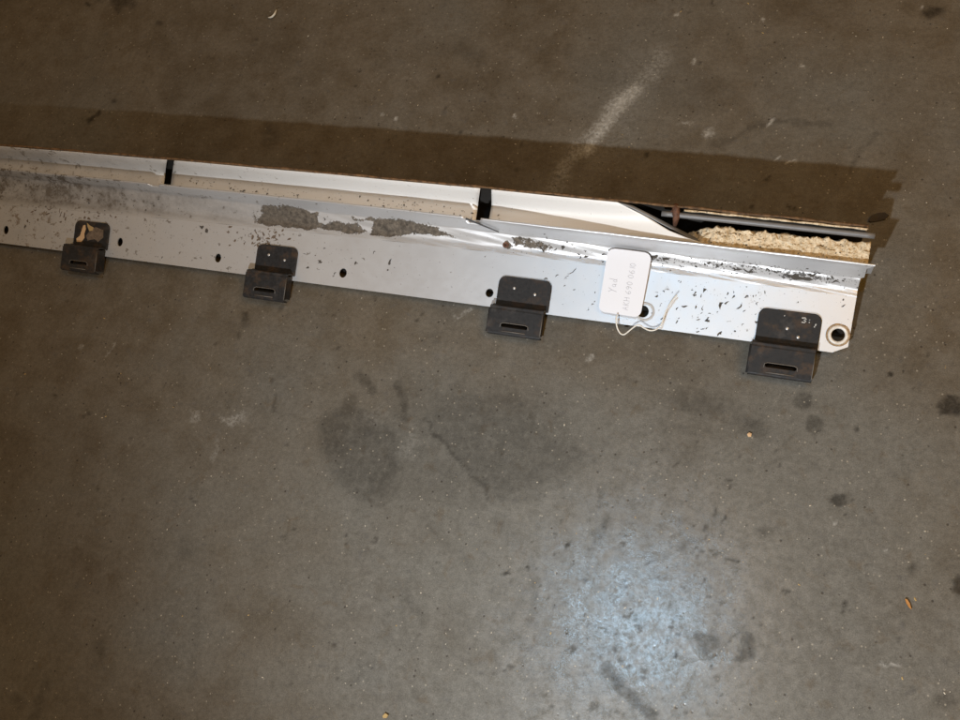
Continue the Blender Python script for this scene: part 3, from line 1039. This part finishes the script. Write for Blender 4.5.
# ------------------------------------------------------------------ brackets
def bracket(px, py, w, lp, ll, h, mat, skew=0.0, rivets=((-.19, .36), (.21, .48)), rust_name=None):
    """px, py: middle of the plate's upper edge; w wide, lp plate length, ll box length, h box height"""
    o0 = on_flange(px, py)
    ax = (Vector((o0.x + .05, yF(o0.x + .05), 0)) - Vector((o0.x - .05, yF(o0.x - .05), 0))).normalized()
    ax = (ax + Vector((0, skew, 0))).normalized()
    dz = (Z_G - Z_F); dy = yG(o0.x) - yF(o0.x)
    nn = ax.cross(Vector((0, dy, dz))).normalized()
    dn = ax.cross(nn).normalized()          # down the slope
    if dn.y > 0:
        dn = -dn

    def T(a, b, c):
        return o0 + ax * a + dn * b + nn * c
    th = .0022
    # plate with rounded upper corners
    r = 0.0075
    prof = []
    for k in range(7):
        t = math.pi / 2 * k / 6
        prof.append((-w / 2 + r - r * math.cos(t), r - r * math.sin(t)))
    for k in range(7):
        t = math.pi / 2 * (1 - k / 6)
        prof.append((w / 2 - r + r * math.cos(t), r - r * math.sin(t)))
    prof += [(w / 2, lp), (-w / 2, lp)]
    m = len(prof)
    vs = [T(a, b, .0003) for a, b in prof] + [T(a, b, .0003 + th) for a, b in prof]
    fs = [tuple(range(m)), tuple(range(2 * m - 1, m - 1, -1))] + [(k, m + k, m + (k + 1) % m, (k + 1) % m) for k in range(m)]
    part = mesh('mounting_bracket', vs, fs, mat, root, bevel=.0007)
    # box: step, front face with slot, turned-in lower edge
    wb = w * 1.0
    sh = -0.002
    path = [(lp - .0012, .0020), (lp - .0002, .0045), (lp + .0002, h - .0045), (lp + .0012, h - .0015), (lp + .0035, h)]
    vs, fs = [], []
    for (b, c) in path:
        vs += [T(sh - wb / 2, b, c), T(sh + wb / 2, b, c)]
    for k in range(len(path) - 1):
        fs.append((2 * k, 2 * k + 2, 2 * k + 3, 2 * k + 1))
    b0, b1 = lp + .0035, lp + ll
    sc = (sh, b0 + (b1 - b0) * .66)
    sw, shh = wb * .26, .0021
    slot = []
    for k in range(9):
        t = -math.pi / 2 + math.pi * k / 8
        slot.append((sc[0] + sw - shh + shh * math.cos(t), sc[1] + shh * math.sin(t)))
    for k in range(9):
        t = math.pi / 2 + math.pi * k / 8
        slot.append((sc[0] - sw + shh + shh * math.cos(t), sc[1] + shh * math.sin(t)))
    r2, f2 = ring([(sh - wb / 2, b0), (sh + wb / 2, b0), (sh + wb / 2, b1), (sh - wb / 2, b1)], slot, sc, 40)
    o = len(vs)
    vs += [T(a, b, h) for a, b in r2]
    fs += [tuple(o + k for k in q) for q in f2]
    o = len(vs)
    low = [(b1, h), (b1 + .0015, h - .0006), (b1 + .0024, h - .002), (b1 + .0026, h - .0075)]
    for (b, c) in low:
        vs += [T(sh - wb / 2, b, c), T(sh + wb / 2, b, c)]
    for k in range(len(low) - 1):
        fs.append((o + 2 * k, o + 2 * k + 2, o + 2 * k + 3, o + 2 * k + 1))
    bx = mesh('hook_box', vs, fs, mat, part, solid=.0018, bevel=.0006)
    bm = bmesh.new(); bm.from_mesh(bx.data)
    bmesh.ops.remove_doubles(bm, verts=bm.verts, dist=1e-5)
    bmesh.ops.recalc_face_normals(bm, faces=bm.faces)
    up = sum((q.normal.dot(nn)) * q.calc_area() for q in bm.faces)
    if up < 0:
        bmesh.ops.reverse_faces(bm, faces=bm.faces)
    bm.to_mesh(bx.data); bm.free()
    # set-back side walls
    for s in (-1, 1):
        a0 = sh + s * (wb / 2 - .0012); a1 = sh + s * (wb / 2 - .0034)
        q = [(a0, lp + .001, 0.0002), (a0, b1 - .002, -.001), (a0, b1 - .001, h - .002), (a0, lp + .002, h - .002)]
        vs = [T(*t) for t in q] + [T(a1, t[1], t[2]) for t in q]
        fs = [(0, 1, 2, 3), (7, 6, 5, 4), (0, 4, 5, 1), (1, 5, 6, 2), (2, 6, 7, 3), (3, 7, 4, 0)]
        mesh('side_wall', vs, fs, mat, part, bevel=.0003)
    # the tab bent inwards behind the slot
    vs = [T(sc[0] - sw * .8, sc[1] + shh + .0006, h - .0016), T(sc[0] + sw * .8, sc[1] + shh + .0006, h - .0016),
          T(sc[0] + sw * .8, sc[1] - .0006, h - .0052), T(sc[0] - sw * .8, sc[1] - .0006, h - .0052)]
    mesh('slot_tab', vs, [(0, 1, 2, 3)], mat, part, solid=.001)
    v, f = tube([T(sc[0] - sw * .85, b1 - .0016, h + .0001), T(sc[0] + sw * .85, b1 - .0016, h + .0001)], .0006, 6)
    mesh('pressed_rib', v, f, M_WORN, part, smooth=True)
    v, f = tube([T(sh + wb / 2 - .0004, b0, h + .0001), T(sh + wb / 2 - .0002, (b0 + b1) / 2, h + .0002), T(sh + wb / 2 - .0004, b1, h - .0001)], lambda i: [.0002, .0005, .0004][i], 6)
    mesh('worn_edge', v, f, M_WORN, part, smooth=True)
    v, f = tube([T(sc[0] - sw * 1.02, sc[1] + .0026, h), T(sc[0] - sw * .98, sc[1] - .0012, h + .0002), T(sc[0] - sw * .8, sc[1] - shh - .0003, h + .0003), T(sc[0] + sw * .8, sc[1] - shh - .0003, h + .0003), T(sc[0] + sw * .98, sc[1] - .0012, h + .0002), T(sc[0] + sw * 1.02, sc[1] + .0026, h)], .00045, 6)
    mesh('slot_rim', v, f, M_WORN, part, smooth=True)
    wrap = [(0, h - .0002), (-.0011, h - .0006), (-.0018, h - .0016), (-.0021, h - .0032), (-.0021, .0015)]
    vs = []
    for b in (lp + .0022, b1 + .001):
        vs += [T(sh - wb / 2 + .0002 + a, b, c) for a, c in wrap]
    mesh('side_wrap', vs, [(k, k + 1, 6 + k, 5 + k) for k in range(4)], mat, part, smooth=True, solid=.0012)
    for (ra, rb) in rivets:
        cc = T(ra * w, rb * lp, .0003 + th)
        vs, fs = [], []
        for k, (rr, hh) in enumerate([(.0017, -.0002), (.0015, .0004), (.0009, .0008)]):
            for q in range(10):
                t = 2 * math.pi * q / 10
                vs.append(cc + ax * (rr * math.cos(t)) + dn * (rr * math.sin(t)) + nn * hh)
        for k in range(2):
            for q in range(10):
                fs.append((k * 10 + q, k * 10 + (q + 1) % 10, (k + 1) * 10 + (q + 1) % 10, (k + 1) * 10 + q))
        fs.append(tuple(range(20, 30)))
        mesh('rivet', vs, fs, M_STEEL, part, smooth=True)
    return part, T, th


b4, T4, th4 = bracket(791, 311.0, .0575, .0345, .0285, .0135, M_BLACK2, rivets=((-.02, .50), (.17, .70)))
b4['label'] = 'black bracket at the panel end with rust along its lower half'
b3, T3, th3 = bracket(526.5, 278.5, .0575, .0330, .0270, .0135, M_BLACK)
b2, T2, th2 = bracket(279, 246, .0530, .0325, .0290, .0145, M_BLACK2)
b1, T1, th1 = bracket(94, 222, .0520, .0325, .0290, .0155, M_BLACK2, rivets=())
b1['label'] = 'black bracket with peeling tan flakes on its plate'


def flake(name, T, th, outline, mat, part, h=.0005):
    m = len(outline)
    vs = [T(a, b, .0003 + th + .0001) for a, b in outline] + [T(a, b, .0003 + th + h) for a, b in outline]
    fs = [tuple(range(m)), tuple(range(2 * m - 1, m - 1, -1))] + [(k, m + k, m + (k + 1) % m, (k + 1) % m) for k in range(m)]
    return mesh(name, vs, fs, mat, part)


flake('peeling_flake', T1, th1, [(-.013, .006), (-.010, .005), (-.0085, .010), (-.010, .016), (-.009, .021), (-.013, .0265), (-.020, .027), (-.021, .023), (-.016, .019), (-.0145, .012)], M_TAN, b1)
flake('peeling_flake', T1, th1, [(-.008, .002), (-.003, .005), (.003, .007), (.002, .011), (-.003, .012), (-.006, .007)],
      plain('ochre_flake', (.42, .30, .14), .8, 0, .3, 200), b1)
flake('brown_patch', T1, th1, [(-.002, .011), (.006, .006), (.018, .009), (.019, .018), (.012, .024), (.006, .021), (-.004, .024), (-.007, .018)],
      rusty('brown_patch', (.07, .05, .035), (.17, .125, .09)), b1, .0003)


def strokes(name, lines, fn, r, mat, part):
    vs, fs = [], []
    for ln in lines:
        pts = [fn(*p) for p in ln]
        v, f = tube(pts, r, 5)
        o = len(vs)
        vs += v
        fs += [tuple(o + k for k in q) for q in f]
    return mesh(name, vs, fs, mat, part)


# paint-pen marks '31' on the end bracket
strokes('painted_mark', [[(.0105, .0055), (.0135, .0050), (.0145, .0062), (.0125, .0072), (.0145, .0082), (.0135, .0096), (.0108, .0094)],
                         [(.0175, .0062), (.0178, .0066)], [(.0172, .0086), (.0180, .0089)],
                         [(.0232, .0115), (.0238, .0095)], [(.0222, .0125), (.0232, .0122)],
                         [(-.0055, .0052), (-.0048, .0056)]],
        lambda a, b: T4(a, b, .0003 + th4 + .0002), .0006, M_MARK, b4)


# ------------------------------------------------------------------ dirt flecks on the panel (uncountable)
def surf_z(x, y):
    if y < yG(x):
        return fl(x, y)
    return None


def fleck_mesh(name, items, mat, parent, kind='stuff'):
    vs, fs = [], []
    for (p, nrm, L, W, ang) in items:
        t = nrm.cross(Vector((0, 1, 0))).normalized()
        s = nrm.cross(t)
        d1 = t * math.cos(ang) + s * math.sin(ang)
        d2 = nrm.cross(d1)
        k = random.randint(6, 9)
        o = len(vs)
        bend = random.uniform(-.8, .8)
        top = []
        for q in range(k):
            a = 2 * math.pi * q / k
            rr = random.uniform(.3, 1.25)
            u = L * math.cos(a) * rr; w = W * math.sin(a) * rr + bend * u * u / max(L, 1e-6)
            top.append(p + d1 * u + d2 * w)
        vs += [v + nrm * .00006 for v in top] + [v + nrm * .00022 for v in top]
        fs += [tuple(o + k + q for q in range(k))] + [(o + q, o + (q + 1) % k, o + k + (q + 1) % k, o + k + q) for q in range(k)]
    return mesh(name, vs, fs, mat, parent, kind=kind)


items = []
for k in range(230):
    u = random.random()
    if u < .42:
        px, py = random.uniform(650, 765), random.uniform(280, 340)
    elif u < .55:
        px, py = random.uniform(745, 850), random.uniform(285, 306)
    elif u < .68:
        px, py = random.gauss(240, 40), random.gauss(240, 12)
    elif u < .8:
        px, py = random.uniform(300, 400), random.gauss(258, 9)
    elif u < .9:
        px, py = random.uniform(530, 610), random.uniform(262, 310)
    else:
        px, py = random.uniform(0, 840), random.uniform(210, 340)
    p = on_flange(px, py)
    if yF(p.x) + .002 < p.y < yG(p.x) - .001 and p.x < X_END - .004:
        big = random.random() ** 2.5
        items.append((p, n, .0003 + .0021 * big, .0002 + .0007 * big, random.gauss(.9, .8)))
# named larger ones seen on the bright part
for (px, py, L, W, a) in [(704, 290, .003, .0018, 1.2), (726, 303, .0035, .0013, .9), (720, 304, .0042, .0014, 1.1), (741, 306, .004, .0012, 1.2), (733, 297, .003, .001, 1),
                          (684, 307, .004, .0009, .1), (702, 309, .003, .001, 2), (707, 320, .003, .0016, .6), (720, 333, .004, .0016, .8), (694, 295, .002, .0012, .4),
                          (728, 293, .002, .0014, 2.2), (735, 331, .0016, .001, 1), (390, 262, .0035, .0015, 1.3), (388, 270, .0025, .0015, .6), (356, 263, .003, .0014, 1.6),
                          (202, 227, .004, .0022, .3), (207, 231, .003, .002, 1.4), (308, 268, .0025, .0016, .8), (25, 227, .003, .0012, 1.1), (320, 262, .003, .0022, .2),
                          (757, 322, .002, .001, .3), (663, 318, .0035, .0007, .7), (677, 322, .003, .0008, 1.0), (573, 272, .006, .0005, .75), (566, 277, .004, .0004, .8)]:
    items.append((on_flange(px, py), n, L, W, a))
fleck_mesh('dirt_flecks', items, M_FLECK, root)
items = []
for k in range(130):
    px, py = (random.gauss(262, 16), random.gauss(238, 6)) if k < 80 else (random.gauss(75, 30), random.gauss(214, 6))
    p = on_flange(px, py)
    if yF(p.x) + .002 < p.y < yG(p.x) - .0005:
        items.append((p, n, .0006 + .0036 * random.random() ** 2, .0005 + .0018 * random.random() ** 2, random.random() * 3))
fleck_mesh('mud_flecks', items, M_MUD, root)

# flecks along the swage, found by dropping rays on the built surface
items = []
from mathutils.bvhtree import BVHTree
bv = BVHTree.FromPolygons([v.co.copy() for v in ridge.data.vertices], [tuple(p.vertices) for p in ridge.data.polygons])
camv = Vector((0, 0, CAM_H))


def drop(px, py):
    d = (at(px, py, 0) - camv).normalized()
    loc, nr, idx, dist = bv.ray_cast(camv, d)
    if loc is None:
        return None
    return loc, (nr if nr.z > 0 else -nr)


for k in range(330):
    u = random.random()
    if u < .55:
        px = random.uniform(640, 860); py = 257 + (px - 640) * .092 + random.gauss(3, 4)
    elif u < .75:
        px = random.uniform(500, 640); py = 240 + (px - 500) * .11 + random.gauss(3, 5)
    else:
        px = random.uniform(0, 330); py = 188 + px * .1 + random.gauss(5, 7)
    h = drop(px, py)
    if h:
        big = random.random() ** 2
        items.append((h[0], h[1], .0003 + .0022 * big ** 1.5, .0002 + .0009 * big ** 1.5, random.gauss(.3, .8)))
for (px, py, L, W, a) in [(586, 257, .004, .0016, .8), (603, 254, .003, .0012, .5), (655, 257, .006, .0028, .1), (665, 259, .005, .002, .2), (795, 276, .009, .003, .1), (803, 278, .009, .003, .0),
                          (812, 276, .006, .002, .2), (750, 272, .005, .002, .2), (738, 269, .005, .0014, .4), (563, 247, .004, .002, .9), (836, 281, .004, .0018, .1), (722, 265, .004, .001, .8)]:
    h = drop(px, py)
    if h:
        items.append((h[0], h[1], L, W, a))
fleck_mesh('swage_dirt', items, M_FLECK, root)
# a hair-thin root hanging from the dirt beside the middle bracket
pts = []
for (px, py) in [(540, 246), (544, 252), (548, 259), (551, 265)]:
    h = drop(px, py)
    if h:
        pts.append(h[0] + h[1] * .0008)
if len(pts) > 1:
    v, f = tube(pts, .0006, 6)
    mesh('root_fibre', v, f, M_FLECK, root, smooth=True)
h = drop(506, 244.5)
if h:
    v, f = torus(h[0] + h[1] * .0003, .0022, .0014, 16, 6)
    mesh('rusty_pinhole', v, f, M_RUST, root, smooth=True)

# crumbs lying in the white channel
items = []
for k in range(420):
    u = random.random()
    px = random.uniform(500, 690) if u < .5 else (random.uniform(380, 476) if u < .75 else random.uniform(180, 380))
    x = xat(px, 205, Z_C)
    t = random.random() ** 1.3
    ya, yb = yR(x) + .004, yE(x) - .006
    big = random.random() ** 3
    if x < xat(690, 240, Z_C):
        items.append((Vector((x, ya + (yb - ya) * t, Z_C + .0004)), Vector((0, 0, 1)), .0005 + .0016 * big, .0004 + .0008 * big, random.random() * 3))
fleck_mesh('channel_crumbs', items, M_FLECK, root)

# ------------------------------------------------------------------ tag on a string
tag_root = empty('paper_tag', on_flange(622, 300))
tag(tag_root, 'white card tag with pencilled writing and string lying on the silver panel', 'tag')
cTL, cTR, cBR, cBL = at(608.0, 248.0, .0408), at(652.0, 253.5, .0408), at(640.0, 318.0, .0185), at(598.0, 311.5, .0185)


def card(s, t, lift=0.0):
    """s across from left, t up from the lower end"""
    a = cBL.lerp(cBR, s); b = cTL.lerp(cTR, s)
    p = a.lerp(b, t)
    p.z += lift - 0.0010 * math.sin(math.pi * t) + .0008 * math.sin(math.pi * s)
    return p


def build_card():
    # rounded rectangle, filled as a grid clipped to the outline
    W, H, r = 1.0, 1.0, 0.0
    n = 14
    rx, ry = .16, .105
    vs, fs = [], []
    ts = [0, .012, .03, .055, .08, .105] + list(np.linspace(.15, .85, 10)) + [.895, .92, .945, .97, .988, 1.0]
    for t in ts:
        inset = 0.0
        for e in (t, 1 - t):
            if e < ry:
                inset = rx * (1 - math.sqrt(max(0, 1 - ((ry - e) / ry) ** 2)))
        for k in range(n + 1):
            s = inset + (1 - 2 * inset) * k / n
            vs.append(card(s, t))
    fs = grid_faces(len(ts), n + 1, flip=True)
    return mesh('card', vs, fs, M_CARD, tag_root, solid=.0002)


build_card()
# stroke letters: (x along the writing, y up), written from the lower end towards the top, letters' heads to the left
GL = {'A': [[(0, 0), (.25, 1), (.5, 0)], [(.1, .38), (.42, .38)]],
      'K': [[(.05, 0), (.08, 1)], [(.5, 1), (.1, .45), (.55, 0)]],
      'H': [[(.05, 0), (.05, 1)], [(.5, 0), (.5, 1)], [(.05, .5), (.5, .55)]],
      '6': [[(.45, 1), (.15, .7), (.05, .3), (.2, 0), (.42, .08), (.5, .35), (.3, .5), (.08, .35)]],
      '9': [[(.48, .75), (.3, 1), (.08, .8), (.15, .5), (.4, .55), (.5, .8), (.42, .3), (.25, 0)]],
      '0': [[(.28, 1), (.06, .7), (.06, .3), (.26, 0), (.48, .3), (.48, .7), (.28, 1)]],
      '1': [[(.2, 0), (.26, 1)]],
      'Y': [[(0, 1), (.3, .5)], [(.6, 1), (.3, .5), (.1, -.2)]],
      'a': [[(.42, .5), (.2, .58), (.06, .3), (.2, .04), (.4, .2), (.42, .5), (.46, .05), (.55, .02)]],
      'd': [[(.42, .35), (.2, .5), (.05, .25), (.2, 0), (.4, .15), (.5, 1.1)], [(.42, .2), (.5, 0)]], ' ': []}


def write(txt, s0, t0, adv, hgt):
    lines = []
    u = 0.0
    for ch in txt:
        for ln in GL[ch]:
            lines.append([(s0 - y * hgt + random.uniform(-.006, .006), t0 + (u + x) * adv) for x, y in ln])
        u += .38 if ch in ' 1' else .72
    return lines


lines = write('AKH 690 0610', .69, .085, .098, .135) + write('Yad', .33, .335, .105, .17)
strokes('writing', lines, lambda s, t: card(s, t, .0001), .00017, M_INK, tag_root)
spts = []
path = [(617, 315, .0225), (616.2, 320, .021), (617, 327, .016), (620, 333, .0125), (624, 334.5, .0125), (629, 331, .0145), (634, 327, .0165), (639, 325, .0175), (644, 328, .0165),
        (650, 330.5, .0155), (656, 329.5, .0165), (661, 325, .018), (664, 317, .0205), (667, 309, .023), (672, 301, .0255), (677, 295, .0275)]


def catmull(P, m=6):
    out = []
    for i in range(len(P) - 1):
        p0, p1, p2, p3 = P[max(i - 1, 0)], P[i], P[i + 1], P[min(i + 2, len(P) - 1)]
        for k in range(m):
            t = k / m
            out.append(0.5 * ((2 * p1) + (p2 - p0) * t + (2 * p0 - 5 * p1 + 4 * p2 - p3) * t * t + (3 * p1 - p0 - 3 * p2 + p3) * t ** 3))
    return out + [P[-1]]


cp = []
for (x, y, z) in path:
    p = at(x, y, z)
    zmin = fl(p.x, p.y) + .0012
    if p.y > yF(p.x) and z < zmin:
        p = at(x, y, zmin)
    cp.append(p)
v, f = tube(catmull(cp), .00075, 7)
mesh('string', v, f, M_STRING, tag_root, smooth=True)


# ------------------------------------------------------------------ small loose things on the floor
def slab(name, outline_px, z0, th, mat, label, cat, curl=0.0):
    m = len(outline_px)
    cx = sum(p[0] for p in outline_px) / m; cy = sum(p[1] for p in outline_px) / m
    c = at(cx, cy, 0)
    bot, top = [], []
    for (x, y) in outline_px:
        p = at(x, y, 0)
        d = (p - c).length
        bot.append(Vector((p.x, p.y, z0 + curl * d))); top.append(Vector((p.x, p.y, z0 + th + curl * d)))
    vs = bot + top + [Vector((c.x, c.y, z0)), Vector((c.x, c.y, z0 + th))]
    fs = []
    for k in range(m):
        j = (k + 1) % m
        fs += [(k, j, m + j, m + k), (2 * m, j, k), (2 * m + 1, m + k, m + j)]
    o = mesh(name, vs, fs, mat)
    return tag(o, label, cat)


slab('dry_leaf', [(868, 222), (871, 216.5), (877, 214), (884, 213.5), (888.5, 216.5), (885, 220.5), (877, 222), (871, 223)], .0008, .0008, M_LEAF,
     'small dark dry leaf beside the far corner of the panel', 'leaf', .12)
slab('wood_chip', [(904.5, 599), (906.5, 599.5), (909, 603), (911, 609.5), (908.5, 607.5), (906, 603.5)], .0005, .0014, M_ORANGE,
     'small orange wood chip on the floor at lower right', 'wood chip', .1)
pts = [at(268, 17.5, .002), at(271.5, 17, .003), at(274.5, 14, .0042), at(276.5, 9.5, .003)]
v, f = tube(catmull(pts, 4), lambda i: .0013 * (1 - abs(i / 6 - 1) ** 3 * .8), 6)
tag(mesh('white_shaving', v, f, M_WHITEBIT, smooth=True), 'curled white shaving on the floor near the top edge', 'shaving')
slab('yellow_crumb', [(383, 716), (386, 713), (389, 715), (387, 718), (384, 718)], .0004, .0016, M_STRAW, 'yellowish crumb on the floor at the bottom edge', 'crumb', .1)
slab('tan_pebble', [(747, 434.5), (749, 433), (751.5, 434), (751, 437), (748, 437)], .0004, .002, M_TAN, 'tiny tan pebble below the right-hand brackets', 'pebble', -.2)


def grit(name, count, mat, smin, smax, label):
    vs, fs = [], []
    for k in range(count):
        px, py = random.uniform(-20, 980), random.uniform(-20, 740)
        p = at(px, py, 0)
        s = smin + (smax - smin) * random.random() ** 4
        el = random.choice((1, 1, 1.3, 2.2))
        a = random.random() * 6.28
        d1 = Vector((math.cos(a), math.sin(a), 0)); d2 = Vector((-d1.y, d1.x, 0))
        o = len(vs)
        for q in range(5):
            b = 2 * math.pi * q / 5
            rr = random.uniform(.6, 1.1) * s
            vs.append(p + d1 * (rr * el * math.cos(b)) + d2 * (rr * math.sin(b)) + Vector((0, 0, .0001)))
        vs.append(p + Vector((0, 0, s * .7)))
        fs += [(o + q, o + (q + 1) % 5, o + 5) for q in range(5)]
    ob = mesh(name, vs, fs, mat, kind='stuff')
    ob['label'] = label
    ob['category'] = 'grit'


grit('pale_grit', 1100, M_PALE, .00014, .0008, 'pale grit scattered all over the concrete floor')
grit('straw_grit', 320, M_STRAW, .0002, .0010, 'straw coloured crumbs scattered over the concrete floor')
grit('dark_grit', 420, M_FLECK, .0002, .0008, 'dark grit scattered over the concrete floor')
